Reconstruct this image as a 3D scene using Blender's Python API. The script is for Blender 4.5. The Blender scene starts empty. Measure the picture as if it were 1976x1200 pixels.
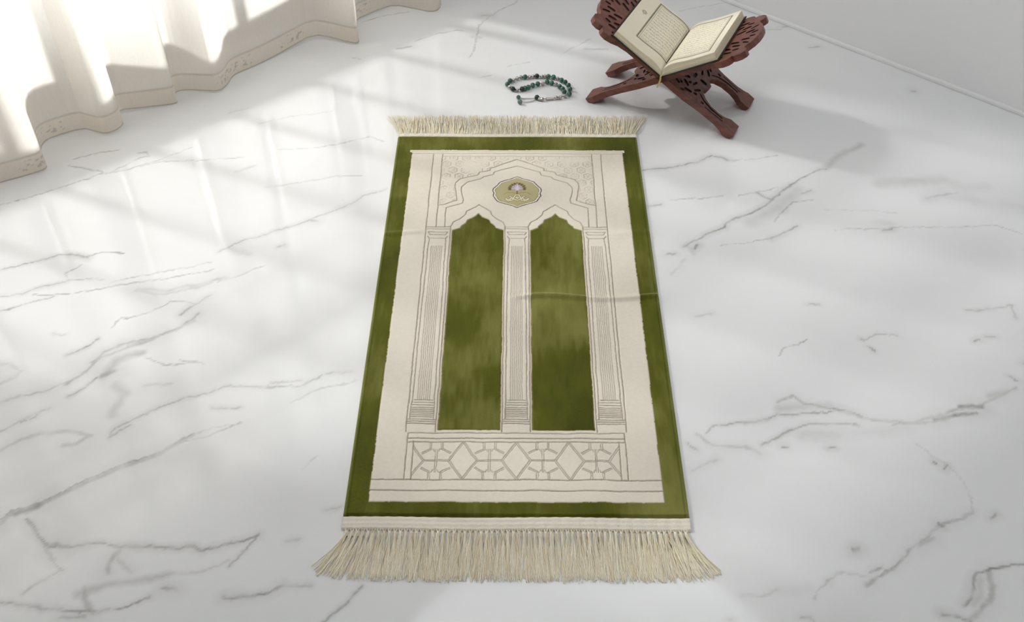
import bpy, bmesh, math, random
import numpy as np
from mathutils import Vector, Matrix
from mathutils.geometry import delaunay_2d_cdt

random.seed(7); RNG = np.random.default_rng(7)
SC = bpy.context.scene
COL = SC.collection

# ------------------------------------------------------------------ camera, world, sun, exposure
FOC, CAMH = 2000.0, 1.66
PITCH = math.atan(1954 / FOC)
cam_d = bpy.data.cameras.new('camera'); cam = bpy.data.objects.new('camera', cam_d); COL.objects.link(cam)
cam_d.sensor_width = 36.0; cam_d.lens = 36.0 * FOC / 1976.0
cam_d.clip_start = 0.05
cam.location = (0, 0, CAMH); cam.rotation_euler = (math.pi / 2 - PITCH, 0, 0)
SC.camera = cam

world = bpy.data.worlds.new('sky'); SC.world = world; world.use_nodes = True
wb = world.node_tree.nodes['Background']
wb.inputs[0].default_value = (0.97, 0.985, 1.0, 1); wb.inputs[1].default_value = 2.3

SUN_DIR = Vector((0.33, -0.14, -0.25)).normalized()
sun_d = bpy.data.lights.new('sun', 'SUN'); sun = bpy.data.objects.new('sun', sun_d); COL.objects.link(sun)
sun_d.energy = 7.0; sun_d.angle = math.radians(3.8); sun_d.color = (1.0, 0.99, 0.975)
sun.rotation_euler = SUN_DIR.to_track_quat('-Z', 'Y').to_euler(); sun.location = (-4, 5, 4)

fill_d = bpy.data.lights.new('fill_light', 'AREA'); fill = bpy.data.objects.new('fill_light', fill_d); COL.objects.link(fill)  # added soft fill light at ceiling height, no fixture behind it
fill_d.shape = 'DISK'; fill_d.size = 2.0; fill_d.energy = 9.4; fill_d.color = (0.94, 0.975, 1.0)
fill.location = (0.35, 1.85, 2.74)

vs = SC.view_settings
vs.view_transform = 'Standard'; vs.look = 'None'; vs.gamma = 1.0; vs.use_curve_mapping = False; vs.exposure = 0.93
try:
    SC.cycles.use_denoising = True
    SC.cycles.max_bounces = 10; SC.cycles.transparent_max_bounces = 16
    SC.cycles.caustics_reflective = False; SC.cycles.caustics_refractive = False
    SC.cycles.sample_clamp_indirect = 6.0
except Exception:
    pass

# ------------------------------------------------------------------ helpers
CP, SP = math.cos(PITCH), math.sin(PITCH)
def ground(px, py, z=0.0):
    """where the line of sight of a photo pixel meets the horizontal plane at height z"""
    u = (px - 988.0) / FOC; v = (py - 600.0) / FOC
    d = (u, CP - v * SP, -SP - v * CP)
    t = (z - CAMH) / d[2]
    return np.array([d[0] * t, d[1] * t])

def srgb(r, g, b):
    f = lambda c: (c / 255 / 12.92) if c / 255 <= 0.04045 else ((c / 255 + 0.055) / 1.055) ** 2.4
    return (f(r), f(g), f(b))

def new_mat(name):
    m = bpy.data.materials.new(name); m.use_nodes = True
    return m, m.node_tree.nodes, m.node_tree.links, m.node_tree.nodes['Principled BSDF']

def simple_mat(name, col, rough=0.6, metal=0.0, noise=0.0, scale=40.0, bump=0.0, sheen=0.0):
    m, N, L, P = new_mat(name)
    P.inputs['Roughness'].default_value = rough; P.inputs['Metallic'].default_value = metal
    P.inputs['Sheen Weight'].default_value = sheen
    tc = N.new('ShaderNodeTexCoord'); nz = N.new('ShaderNodeTexNoise')
    nz.inputs['Scale'].default_value = scale; nz.inputs['Detail'].default_value = 5
    L.new(tc.outputs['Object'], nz.inputs['Vector'])
    r = N.new('ShaderNodeValToRGB')
    r.color_ramp.elements[0].position = 0.3; r.color_ramp.elements[1].position = 0.7
    r.color_ramp.elements[0].color = tuple(max(0, c * (1 - noise)) for c in col) + (1,)
    r.color_ramp.elements[1].color = tuple(min(1, c * (1 + noise)) for c in col) + (1,)
    L.new(nz.outputs[0], r.inputs[0]); L.new(r.outputs[0], P.inputs['Base Color'])
    if bump:
        b = N.new('ShaderNodeBump'); b.inputs['Strength'].default_value = bump; b.inputs['Distance'].default_value = 0.002
        L.new(nz.outputs[0], b.inputs['Height']); L.new(b.outputs[0], P.inputs['Normal'])
    return m

def link(name, me, mat, parent=None, smooth=True):
    o = bpy.data.objects.new(name, me); COL.objects.link(o)
    if mat is not None: me.materials.append(mat)
    if parent is not None: o.parent = parent
    return o

def np_mesh(name, V, Q, smooth=True, cols=None):
    """fast mesh from numpy: V (n,3), Q (m,k) faces, cols (n,3) linear vertex colours"""
    V = np.asarray(V, np.float32); Q = np.asarray(Q, np.int32); k = Q.shape[1]
    me = bpy.data.meshes.new(name)
    me.vertices.add(len(V)); me.vertices.foreach_set('co', V.ravel())
    me.loops.add(Q.size); me.loops.foreach_set('vertex_index', Q.ravel())
    me.polygons.add(len(Q))
    me.polygons.foreach_set('loop_start', np.arange(0, Q.size, k, dtype=np.int32))
    if smooth: me.polygons.foreach_set('use_smooth', np.ones(len(Q), bool))
    me.update(calc_edges=True); me.validate()
    if cols is not None:
        a = me.color_attributes.new('dye', 'FLOAT_COLOR', 'POINT')
        c = np.ones((len(V), 4), np.float32); c[:, :3] = cols
        a.data.foreach_set('color', c.ravel())
    return me

def grid_faces(nu, nv):
    i = np.arange(nu - 1)[:, None]; j = np.arange(nv - 1)[None, :]
    a = i * nv + j
    return np.stack([a, a + nv, a + nv + 1, a + 1], -1).reshape(-1, 4)

def vnoise(x, y, seed=0):
    r = np.random.default_rng(seed).random((256, 256)).astype(np.float32)
    xi = np.floor(x).astype(int); yi = np.floor(y).astype(int)
    fx = (x - xi).astype(np.float32); fy = (y - yi).astype(np.float32)
    fx = fx * fx * (3 - 2 * fx); fy = fy * fy * (3 - 2 * fy)
    x0, x1, y0, y1 = xi & 255, (xi + 1) & 255, yi & 255, (yi + 1) & 255
    return (r[x0, y0] * (1 - fx) + r[x1, y0] * fx) * (1 - fy) + (r[x0, y1] * (1 - fx) + r[x1, y1] * fx) * fy

def fbm(x, y, seed=0, oct=4):
    s = 0; a = 0.5
    for k in range(oct):
        s = s + a * vnoise(x * 2 ** k + 17 * k, y * 2 ** k + 31 * k, seed + k); a *= 0.5
    return s / (1 - 0.5 ** oct)          # 0..1

class Grid:
    """rectangular lattice of points on which strokes are measured"""
    def __init__(s, x0, x1, y0, y1, h):
        s.nx = int(round((x1 - x0) / h)) + 1; s.ny = int(round((y1 - y0) / h)) + 1
        s.xs = np.linspace(x0, x1, s.nx); s.ys = np.linspace(y0, y1, s.ny)
        s.X, s.Y = np.meshgrid(s.xs, s.ys, indexing='ij')
        s.WX, s.WY = s.X.copy(), s.Y.copy()          # warped copies used when measuring
    def stroke(s, out, pts, w, v=1.0, soft=0.35, w2=None, margin=0.012):
        """out = max(out, v inside a brush of half width w along pts)"""
        n = len(pts)
        for k in range(n - 1):
            (ax, ay), (bx, by) = pts[k], pts[k + 1]
            wm = max(w, w2 or 0) * (1 + soft) + margin
            i0, i1 = np.searchsorted(s.xs, [min(ax, bx) - wm, max(ax, bx) + wm])
            j0, j1 = np.searchsorted(s.ys, [min(ay, by) - wm, max(ay, by) + wm])
            if i1 <= i0 or j1 <= j0: continue
            x = s.WX[i0:i1, j0:j1]; y = s.WY[i0:i1, j0:j1]
            dx, dy = bx - ax, by - ay; q = dx * dx + dy * dy + 1e-12
            t = np.clip(((x - ax) * dx + (y - ay) * dy) / q, 0, 1)
            d = np.hypot(x - ax - t * dx, y - ay - t * dy)
            ww = w if w2 is None else w + (w2 - w) * (k + t) / (n - 1)
            m = np.clip((ww * (1 + soft) - d) / (ww * 2 * soft + 1e-9), 0, 1)
            sl = out[i0:i1, j0:j1]; np.maximum(sl, m * v, out=sl)
    def inside(s, poly):
        p = np.asarray(poly); r = np.zeros(s.X.shape, bool); n = len(p)
        i0, i1 = np.searchsorted(s.xs, [p[:, 0].min() - .01, p[:, 0].max() + .01])
        j0, j1 = np.searchsorted(s.ys, [p[:, 1].min() - .01, p[:, 1].max() + .01])
        x = s.WX[i0:i1, j0:j1]; y = s.WY[i0:i1, j0:j1]; q = np.zeros(x.shape, bool)
        for k in range(n):
            (ax, ay), (bx, by) = p[k], p[(k + 1) % n]
            if ay == by: continue
            c = ((ay > y) != (by > y)) & (x < (bx - ax) * (y - ay) / (by - ay) + ax)
            q ^= c
        r[i0:i1, j0:j1] = q
        return r

def tubes(strands, sides=4):
    """strands: list of (points (n,3), radius start, radius end) -> V, Q of joined thin tubes"""
    VV, QQ, off = [], [], 0
    for P, r0, r1 in strands:
        P = np.asarray(P, float); n = len(P)
        T = np.gradient(P, axis=0); T /= np.linalg.norm(T, axis=1)[:, None] + 1e-12
        up = np.array([0, 0, 1.0]) if abs(T[0, 2]) < 0.9 else np.array([1.0, 0, 0])
        A = np.cross(T, up); A /= np.linalg.norm(A, axis=1)[:, None] + 1e-12
        B = np.cross(T, A)
        ang = np.arange(sides) * 2 * math.pi / sides + 0.4
        r = np.linspace(r0, r1, n)[:, None, None]
        ring = P[:, None] + r * (np.cos(ang)[None, :, None] * A[:, None] + np.sin(ang)[None, :, None] * B[:, None])
        VV.append(ring.reshape(-1, 3))
        i = np.arange(n - 1)[:, None]; j = np.arange(sides)[None]
        a = off + i * sides + j; b = off + i * sides + (j + 1) % sides
        QQ.append(np.stack([a, b, b + sides, a + sides], -1).reshape(-1, 4))
        off += n * sides
    return np.concatenate(VV), np.concatenate(QQ)

def box_bm(bm, lo, hi):
    r = bmesh.ops.create_cube(bm, size=1.0)
    for v in r['verts']:
        v.co = Vector([lo[i] + (v.co[i] + 0.5) * (hi[i] - lo[i]) for i in range(3)])
    return r['verts']

def bm_obj(name, bm, mat, parent=None, smooth=False, bevel=0.0):
    if bevel:
        bmesh.ops.bevel(bm, geom=list(bm.edges), offset=bevel, segments=2, affect='EDGES', profile=0.5)
    bmesh.ops.recalc_face_normals(bm, faces=bm.faces)
    me = bpy.data.meshes.new(name); bm.to_mesh(me); bm.free()
    if smooth: me.polygons.foreach_set('use_smooth', np.ones(len(me.polygons), bool))
    return link(name, me, mat, parent)

def empty(name, loc, rz=0.0):
    o = bpy.data.objects.new(name, None); COL.objects.link(o); o.empty_display_size = 0.05
    o.location = loc; o.rotation_euler = (0, 0, rz); return o

def tag(o, label=None, cat=None, group=None, kind=None):
    if label: o['label'] = label
    if cat: o['category'] = cat
    if group: o['group'] = group
    if kind: o['kind'] = kind
    return o

# ------------------------------------------------------------------ marble floor
# veins measured on the photographed floor: (points, width in photo pixels, strength)
VEINS = [
 ([(0,397),(115,363),(190,335),(235,330),(270,320),(310,308),(370,285)],2,.5),
 ([(140,308),(175,297),(230,289)],2.2,.5), ([(130,320),(165,325),(210,333),(245,318),(270,305),(290,300),(285,295),(265,296)],1.6,.4),
 ([(270,322),(310,312),(390,310),(430,306),(470,304)],2,.42), ([(540,288),(600,286),(650,279),(690,268),(715,263),(740,272)],2.5,.35),
 ([(510,362),(580,352),(640,341),(700,338)],2,.3), ([(745,365),(700,378),(680,392),(650,405),(610,420),(560,437),(500,455),(460,468),(420,485)],2.6,.38),
 ([(600,425),(612,427)],5,.4), ([(535,475),(550,472)],3,.45), ([(455,330),(490,320)],7,.2), ([(440,480),(480,490)],10,.22),
 ([(0,520),(60,507),(115,492),(140,490),(170,497)],2.6,.55), ([(133,491),(150,494),(170,498)],4,.9), ([(170,495),(195,488),(238,488)],2,.7),
 ([(155,512),(125,527),(133,540),(205,538)],2,.5), ([(133,542),(85,552),(50,565),(0,572)],2.6,.48),
 ([(410,505),(330,522),(270,533),(215,545)],2,.42), ([(415,520),(300,540),(200,555),(150,565),(65,570)],2.2,.5), ([(100,573),(40,590),(0,600)],3.2,.48),
 ([(435,537),(380,550),(320,560),(262,558)],7,.28), ([(262,560),(300,568),(350,562),(410,545)],6,.25), ([(510,514),(470,528),(420,545)],2.5,.3),
 ([(380,585),(330,580),(290,600),(250,615),(235,612),(215,633)],2.4,.48), ([(405,570),(370,590),(350,607)],4,.45),
 ([(385,605),(350,630),(300,650),(250,660),(200,680),(180,700)],4.5,.42), ([(250,667),(330,640),(375,618)],8,.28),
 ([(130,685),(160,672),(190,655)],2.6,.85), ([(100,645),(130,646)],3,.3),
 ([(0,778),(40,765),(90,755),(140,735),(175,710),(195,690),(250,670),(290,655)],4,.35), ([(0,740),(30,730),(40,715),(20,700),(0,705)],6,.25),
 ([(132,766),(160,750),(187,729)],2.6,.8), ([(125,745),(140,735)],4,.6),
 ([(200,728),(225,695),(270,680)],13,.28), ([(195,727),(222,715)],9,.42), ([(225,740),(240,760),(215,800)],14,.18), ([(280,745),(330,740)],7,.2),
 ([(0,832),(50,808),(95,787)],4,.3), ([(0,870),(40,850),(80,835),(140,830),(175,840),(150,855),(120,860)],8,.26), ([(45,815),(70,805),(75,800)],3,.5),
 ([(250,820),(215,840),(210,845),(222,825),(290,795),(350,770),(400,760),(440,745),(520,748),(580,745),(620,725)],3,.4),
 ([(410,787),(465,785)],3,.4), ([(500,750),(545,735)],2,.25), ([(630,722),(680,718)],3,.3), ([(560,775),(620,750),(690,735)],2.4,.3), ([(520,740),(580,735)],3,.3),
 ([(280,690),(320,705),(390,700)],2.4,.45), ([(350,695),(395,702)],2,.5),
 ([(0,1010),(15,998),(50,985),(80,970),(110,955),(150,940),(190,920),(240,898),(280,885),(310,872),(345,853),(375,838)],9,.38),
 ([(0,1004),(30,985),(80,966),(150,934),(235,896),(310,870),(345,852),(376,836)],2.2,.55), ([(30,992),(75,972)],11,.4),
 ([(345,855),(400,842),(440,827),(465,815)],2,.35), ([(375,838),(420,825),(465,818)],2,.3),
 ([(50,1000),(65,1010),(75,1035),(85,1048),(100,1055),(140,1055),(190,1048),(240,1053),(300,1058),(335,1058),(365,1052),(390,1062),(430,1050),(470,1042),(500,1032)],4,.58),
 ([(100,1052),(130,1056)],8,.5), ([(55,1003),(72,1022)],7,.4), ([(85,1055),(95,1075),(110,1095),(120,1100),(80,1120),(45,1145)],3,.3), ([(90,1062),(100,1080)],8,.35),
 ([(500,1030),(475,1060),(450,1085),(445,1095)],2.6,.5), ([(445,1080),(380,1105),(300,1110)],3,.22), ([(230,1062),(212,1085),(205,1105)],9,.35), ([(228,1080),(250,1100)],6,.3),
 ([(150,1145),(200,1130),(250,1120),(320,1110)],13,.18), ([(315,1135),(342,1138)],7,.38), ([(160,1140),(165,1160),(180,1180)],10,.25),
 ([(0,1160),(60,1170),(130,1177),(190,1180),(240,1172),(290,1150)],3.4,.55), ([(120,1190),(165,1190)],7,.32),
 ([(430,1152),(480,1152),(520,1145),(545,1130)],5.5,.58), ([(545,1130),(600,1128)],4,.3), ([(695,1130),(670,1160),(640,1185),(625,1200)],2.6,.5),
 ([(630,985),(660,980)],3,.35), ([(550,1043),(575,1040)],4,.25), ([(585,905),(612,880)],2.5,.2),
 ([(1242,328),(1280,325),(1320,318),(1345,311),(1375,300),(1395,304),(1405,310)],3,.5), ([(1405,311),(1460,307),(1500,300)],2,.3),
 ([(1295,386),(1330,384),(1395,379)],2.2,.42), ([(1250,397),(1275,393)],2.6,.4),
 ([(1590,325),(1570,332),(1545,345),(1520,360),(1490,385),(1470,400),(1440,415),(1405,428),(1395,440),(1370,450),(1340,465),(1320,475)],3.2,.55),
 ([(1535,365),(1500,400),(1450,425)],24,.13), ([(1342,480),(1346,474)],5,.6), ([(1288,491),(1302,490)],4,.5), ([(1340,490),(1325,470)],9,.2),
 ([(1490,428),(1510,405),(1530,390),(1570,385)],2.2,.42), ([(1460,372),(1490,385)],2.6,.45), ([(1425,378),(1455,372),(1500,362)],2,.35), ([(1545,372),(1565,368)],3.5,.4),
 ([(1540,437),(1515,450),(1488,459)],3.4,.5), ([(1485,460),(1430,470),(1390,473)],2.2,.38), ([(1320,500),(1295,530)],5,.18), ([(1590,325),(1620,300),(1660,280)],10,.16),
 ([(1700,355),(1760,350),(1820,345),(1860,365),(1900,360)],18,.14), ([(1790,385),(1850,380),(1976,400)],22,.13), ([(1790,382),(1850,372)],5,.25),
 ([(1610,443),(1700,440),(1830,437),(1920,435),(1970,450)],2.4,.3), ([(1705,444),(1721,442)],4,.7), ([(1590,405),(1650,405),(1730,410)],2.4,.16), ([(1690,430),(1720,432)],14,.1),
 ([(1505,685),(1515,670),(1540,663),(1555,655)],2.4,.5), ([(1665,655),(1690,645),(1730,648)],3,.35), ([(1675,668),(1688,678)],3.2,.5), ([(1662,653),(1666,656)],3,.6),
 ([(1865,600),(1905,595),(1950,590),(1960,615)],3,.33), ([(1880,657),(1888,655)],4,.6), ([(1900,650),(1920,648)],3.4,.5), ([(1560,587),(1582,586)],3,.35),
 ([(1340,610),(1375,605)],4,.22),
 ([(1362,835),(1375,821),(1430,815),(1470,812),(1500,800),(1560,798),(1610,792)],2.6,.55),
 ([(1500,775),(1530,762),(1550,775),(1610,788),(1640,800),(1665,807),(1720,812),(1760,815),(1800,805),(1850,790),(1890,785),(1930,765),(1960,745)],5,.3),
 ([(1805,809),(1850,801),(1885,797)],8,.62), ([(1852,785),(1875,781),(1897,787)],8,.62), ([(1608,787),(1640,797),(1665,805)],5,.5), ([(1945,725),(1962,733)],3,.6),
 ([(1505,787),(1600,782)],16,.2), ([(1550,838),(1650,836),(1750,825)],20,.12), ([(1910,765),(1958,748)],12,.2), ([(1720,818),(1800,815),(1870,800)],3,.3),
 ([(1470,860),(1495,845),(1530,828),(1560,818),(1650,820)],3,.5), ([(1648,819),(1656,822)],4,.6), ([(1340,838),(1360,850),(1375,860),(1420,865),(1440,862),(1470,875)],5,.3),
 ([(1325,855),(1345,868)],4,.35), ([(1507,862),(1518,862)],4,.5), ([(1600,862),(1610,862)],3.5,.4), ([(1335,910),(1380,888)],4,.2), ([(1378,890),(1386,886)],4,.4),
 ([(1765,855),(1800,880),(1830,900),(1850,920),(1870,945),(1877,970),(1880,990)],2.2,.25), ([(1803,892),(1809,895)],4,.75), ([(1822,905),(1828,901)],4,.75),
 ([(1880,990),(1845,1003),(1810,1013),(1785,1040),(1750,1060),(1740,1080),(1715,1105),(1680,1118)],5,.34), ([(1808,1011),(1815,1015)],5,.7), ([(1770,1052),(1800,1040)],9,.3),
 ([(1674,1127),(1688,1115)],8,.6), ([(1680,1103),(1700,1095)],4,.4), ([(1700,1110),(1740,1080),(1752,1060)],3,.5),
 ([(1670,1110),(1625,1102),(1595,1125),(1575,1140),(1570,1155)],3,.35), ([(1596,1124),(1602,1122)],4,.7), ([(1435,1150),(1475,1150),(1500,1135)],5,.24), ([(1500,1140),(1560,1135)],16,.12),
 ([(1645,1060),(1656,1061)],6,.6), ([(1914,999),(1921,991)],4.5,.65),
 ([(1985,1090),(1950,1092),(1905,1100),(1885,1106)],3.4,.7), ([(1885,1106),(1880,1130),(1875,1150),(1862,1168)],5,.5), ([(1908,1105),(1916,1130),(1915,1145),(1890,1180),(1860,1205)],9,.38), ([(1895,1115),(1890,1150),(1878,1165)],14,.2),
 ([(1820,1183),(1850,1190),(1872,1202)],6,.65), ([(1540,1195),(1565,1190),(1570,1200)],3,.5), ([(1408,1196),(1416,1196)],4,.5),
 ([(1000,2),(975,15),(945,32),(925,48),(920,70),(918,90),(905,110)],2.4,.45), ([(930,30),(950,30)],4,.4), ([(840,66),(880,58),(895,60)],2.4,.5), ([(800,80),(835,67)],2,.4), ([(765,94),(792,90)],4.5,.35),
 ([(912,70),(925,72)],8,.3), ([(980,128),(1020,120)],2.2,.28), ([(1080,110),(1100,95),(1140,75)],1.6,.28), ([(1128,95),(1172,95)],3,.35), ([(700,42),(740,30),(790,22)],2,.4), ([(680,112),(695,113)],2.5,.4),
 ([(1308,22),(1360,12),(1416,2)],2,.3), ([(1465,58),(1510,57)],2,.25), ([(1510,53),(1530,50)],4,.4), ([(1563,92),(1582,90)],3.4,.5), ([(1760,176),(1766,176)],5,.3),
 ([(920,150),(950,145)],2,.3), ([(500,240),(560,225),(640,215)],2,.2), ([(440,218),(480,208)],3,.2),
 # beyond the photographed frame
 ([(-200,900),(-100,870),(0,832)],5,.3), ([(-300,640),(-120,610),(0,600)],4,.4), ([(1976,700),(2150,640),(2300,660)],5,.4), ([(1980,1090),(2200,1060)],4,.5), ([(600,1240),(625,1200)],3,.5), ([(1860,1205),(1800,1300)],9,.4),
]
G = Grid(-1.85, 1.85, 0.85, 3.35, 0.0041)
G.WX = G.X + 0.011 * (fbm(G.X * 26, G.Y * 26, 1, 3) - 0.5) + 0.006 * (fbm(G.X * 110, G.Y * 110, 4, 2) - 0.5)
G.WY = G.Y + 0.011 * (fbm(G.X * 26, G.Y * 26, 2, 3) - 0.5) + 0.006 * (fbm(G.X * 110, G.Y * 110, 5, 2) - 0.5)
vein = np.zeros(G.X.shape); cloud = np.zeros(G.X.shape)
for pts, w, st in VEINS:
    W = [ground(*p) for p in pts]
    mx = sum(p[0] for p in pts) / len(pts); my = sum(p[1] for p in pts) / len(pts)
    sc = np.linalg.norm(ground(mx + 10, my) - ground(mx - 10, my)) / 20
    if w > 9: G.stroke(cloud, W, w * sc * 0.6, st * 2.5, soft=0.9)
    else:
        G.stroke(vein, W, max(w * sc * 0.55, 0.0019), st * 1.12, soft=0.5 if w < 4 else 0.6)
        if w > 2.5: G.stroke(cloud, W, w * sc * 2.2, st * 0.55, soft=0.9, margin=0.03)
brk = fbm(G.X * 40, G.Y * 40, 9, 4)
vein *= np.clip(0.35 + 1.5 * (brk - 0.28), 0.3, 1.15)
brk2 = fbm(G.X * 9 + G.Y * 4, G.Y * 14, 12, 4)
cloud *= np.clip(0.2 + 1.7 * (brk2 - 0.2), 0.1, 1.2)
mist = np.clip((fbm(G.X * 2.3 + G.Y * 1.2, G.Y * 4.2, 21, 5) - 0.52) * 3.2, 0, 1)
base = np.array(srgb(241, 241, 242)); vc = np.array(srgb(120, 117, 112)); cc = np.array(srgb(176, 175, 172))
v = np.clip(vein, 0, 1)[..., None]; c_ = np.clip(cloud + 0.10 * mist, 0, 1)[..., None]
cols = base * (1 - c_) + cc * c_
cols = cols * (1 - v) + vc * v
V = np.stack([G.X, G.Y, np.zeros_like(G.X)], -1).reshape(-1, 3)
Q = grid_faces(G.nx, G.ny)
# plain surround out to the room's edges
nb = len(V)
far = np.array([[-5, -2.5, 0], [5, -2.5, 0], [5, 6, 0], [-5, 6, 0]], float)
c00, c10, c11, c01 = 0, (G.nx - 1) * G.ny, G.nx * G.ny - 1, G.ny - 1
V = np.vstack([V, far]); cols = np.vstack([cols.reshape(-1, 3), np.tile(base, (4, 1))])
Q = np.vstack([Q, [[nb, nb + 1, c10, c00], [nb + 1, nb + 2, c11, c10], [nb + 2, nb + 3, c01, c11], [nb + 3, nb, c00, c01]]])
m_floor, N, L, P = new_mat('polished_marble')
at = N.new('ShaderNodeAttribute'); at.attribute_name = 'dye'
L.new(at.outputs['Color'], P.inputs['Base Color'])
P.inputs['Roughness'].default_value = 0.07; P.inputs['IOR'].default_value = 1.7
P.inputs['Specular IOR Level'].default_value = 0.5
floor = link('floor', np_mesh('floor', V, Q, True, cols), m_floor)
tag(floor, 'white polished marble floor with grey veins', 'floor', kind='structure')

# ------------------------------------------------------------------ walls, window, baseboard
m_wallr = simple_mat('lightened_plaster', srgb(250, 250, 251), 0.85, noise=0.006, scale=30, bump=0.05)  # right wall's plaster lightened to make up for window light it lacks
m_wall = simple_mat('white_plaster', srgb(234, 233, 232), 0.85, noise=0.012, scale=30, bump=0.05)
m_base = simple_mat('painted_baseboard', srgb(248, 248, 248), 0.45, noise=0.01)
m_frame = simple_mat('white_window_frame', srgb(235, 234, 230), 0.4, noise=0.01)
CORNER = np.array([0.095, 3.71]); DL = np.array([-0.765, -0.644]); DR = np.array([0.745, -0.667])
RZL = math.atan2(DL[1], DL[0]); RZR = math.atan2(DR[1], DR[0])
ZS, ZT, U0, U1 = 0.255, 1.92, 0.74, 2.86          # window sill, head and its two jambs along the wall
def wall_frame(o, rz): o.location = (CORNER[0], CORNER[1], 0); o.rotation_euler = (0, 0, rz)
# left wall: local x runs from the corner along the wall, local +y is the room side
bm = bmesh.new()
for a, b in (((-0.16, -0.16, 0), (U0, 0, 2.8)), ((U1, -0.16, 0), (5.2, 0, 2.8)), ((U0, -0.16, 0), (U1, 0, ZS)), ((U0, -0.16, ZT), (U1, 0, 2.8))):
    box_bm(bm, a, b)
wl = bm_obj('wall_left', bm, m_wall); wall_frame(wl, RZL); tag(wl, 'white window wall behind the curtain', 'wall', kind='structure')
bm = bmesh.new(); box_bm(bm, (0, 0, 0), (4.6, 0.16, 2.8))
wr = bm_obj('wall_right', bm, m_wallr); wall_frame(wr, RZR); tag(wr, 'plain white wall on the right', 'wall', kind='structure')
END_L = CORNER + DL * 5.2; END_R = CORNER + DR * 4.6
bm = bmesh.new(); box_bm(bm, (0, 0, 0), (4.76, 0.16, 2.8))
wb_ = bm_obj('wall_front', bm, m_wall); wb_.location = (END_L[0], END_L[1], 0); wb_.rotation_euler = (0, 0, RZR); wb_.location -= Vector((-0.644, 0.765, 0)) * 0; tag(wb_, 'plain white wall facing the right wall', 'wall', kind='structure')
bm = bmesh.new(); box_bm(bm, (0, 0, 0), (5.2, 0.16, 2.8))
wc_ = bm_obj('wall_back', bm, m_wall); wc_.location = (END_R[0], END_R[1], 0); wc_.rotation_euler = (0, 0, RZL); tag(wc_, 'plain white wall facing the window', 'wall', kind='structure')
bm = bmesh.new(); FAR_ = CORNER + DL * 5.2 + DR * 4.6
cl = [bm.verts.new((p[0], p[1], 2.8)) for p in (CORNER, END_L, FAR_, END_R)]; ch = [bm.verts.new((p[0], p[1], 2.9)) for p in (CORNER, END_L, FAR_, END_R)]
bm.faces.new(cl); bm.faces.new(ch[::-1])
for k in range(4): bm.faces.new((cl[k], cl[(k + 1) % 4], ch[(k + 1) % 4], ch[k]))
ce_ = bm_obj('ceiling', bm, m_wall); tag(ce_, 'plain white ceiling', 'ceiling', kind='structure')
bm = bmesh.new()
prof = [(-0.0005, 0.0008), (-0.008, 0.0008), (-0.008, 0.008), (-0.006, 0.012), (-0.0005, 0.0125)]
va = [bm.verts.new((0.02, y, z)) for y, z in prof]; vb = [bm.verts.new((4.6, y, z)) for y, z in prof]
n = len(prof)
for k in range(n): bm.faces.new((va[k], va[(k + 1) % n], vb[(k + 1) % n], vb[k]))
bm.faces.new(va); bm.faces.new(vb[::-1])
bb = bm_obj('baseboard_right', bm, m_base); wall_frame(bb, RZR); tag(bb, 'thin white skirting strip along the right wall', 'baseboard', kind='structure')

m_glass, N, L, P = new_mat('window_glass')
out = N['Material Output']; tr = N.new('ShaderNodeBsdfTransparent'); gl = N.new('ShaderNodeBsdfGlossy'); mx = N.new('ShaderNodeMixShader')
gl.inputs['Roughness'].default_value = 0.01; fr = N.new('ShaderNodeFresnel'); fr.inputs[0].default_value = 1.45
tr.inputs[0].default_value = (0.97, 0.98, 0.98, 1)
L.new(fr.outputs[0], mx.inputs[0]); L.new(tr.outputs[0], mx.inputs[1]); L.new(gl.outputs[0], mx.inputs[2]); L.new(mx.outputs[0], out.inputs[0])
win = empty('window_1', (CORNER[0], CORNER[1], 0), RZL); tag(win, 'tall white framed window behind the sheer curtain', 'window', kind='structure')
bm = bmesh.new()
yb, yf = -0.11, -0.05
box_bm(bm, (U0, yb, ZS), (U0 + .06, yf, ZT)); box_bm(bm, (U1 - .06, yb, ZS), (U1, yf, ZT))
box_bm(bm, (U0 + .06, yb, ZS), (U1 - .06, yf, ZS + .06)); box_bm(bm, (U0 + .06, yb, ZT - .06), (U1 - .06, yf, ZT))
npan = 3; pw = (U1 - U0 - .12) / npan
for k in range(9): x = U0 + .15 + k * .262; box_bm(bm, (x - .012, yb + .012, ZS + .06), (x + .012, yf - .012, ZT - .06))
for z in (.98, 1.32, 1.62): box_bm(bm, (U0 + .06, yb + .016, z - .013), (U1 - .06, yf - .016, z + .013))
bm_obj('window_frame', bm, m_frame, win)
for k in range(npan):
    bm = bmesh.new(); x0 = U0 + .06 + k * pw
    box_bm(bm, (x0, -0.083, ZS + .05), (x0 + pw, -0.077, ZT - .05)); bm_obj('pane', bm, m_glass, win)
bm = bmesh.new(); box_bm(bm, (U0 + .001, -0.159, ZS - .0), (U1 - .001, 0.0, ZS + .012)); bm_obj('window_sill', bm, m_frame, win)

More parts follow.
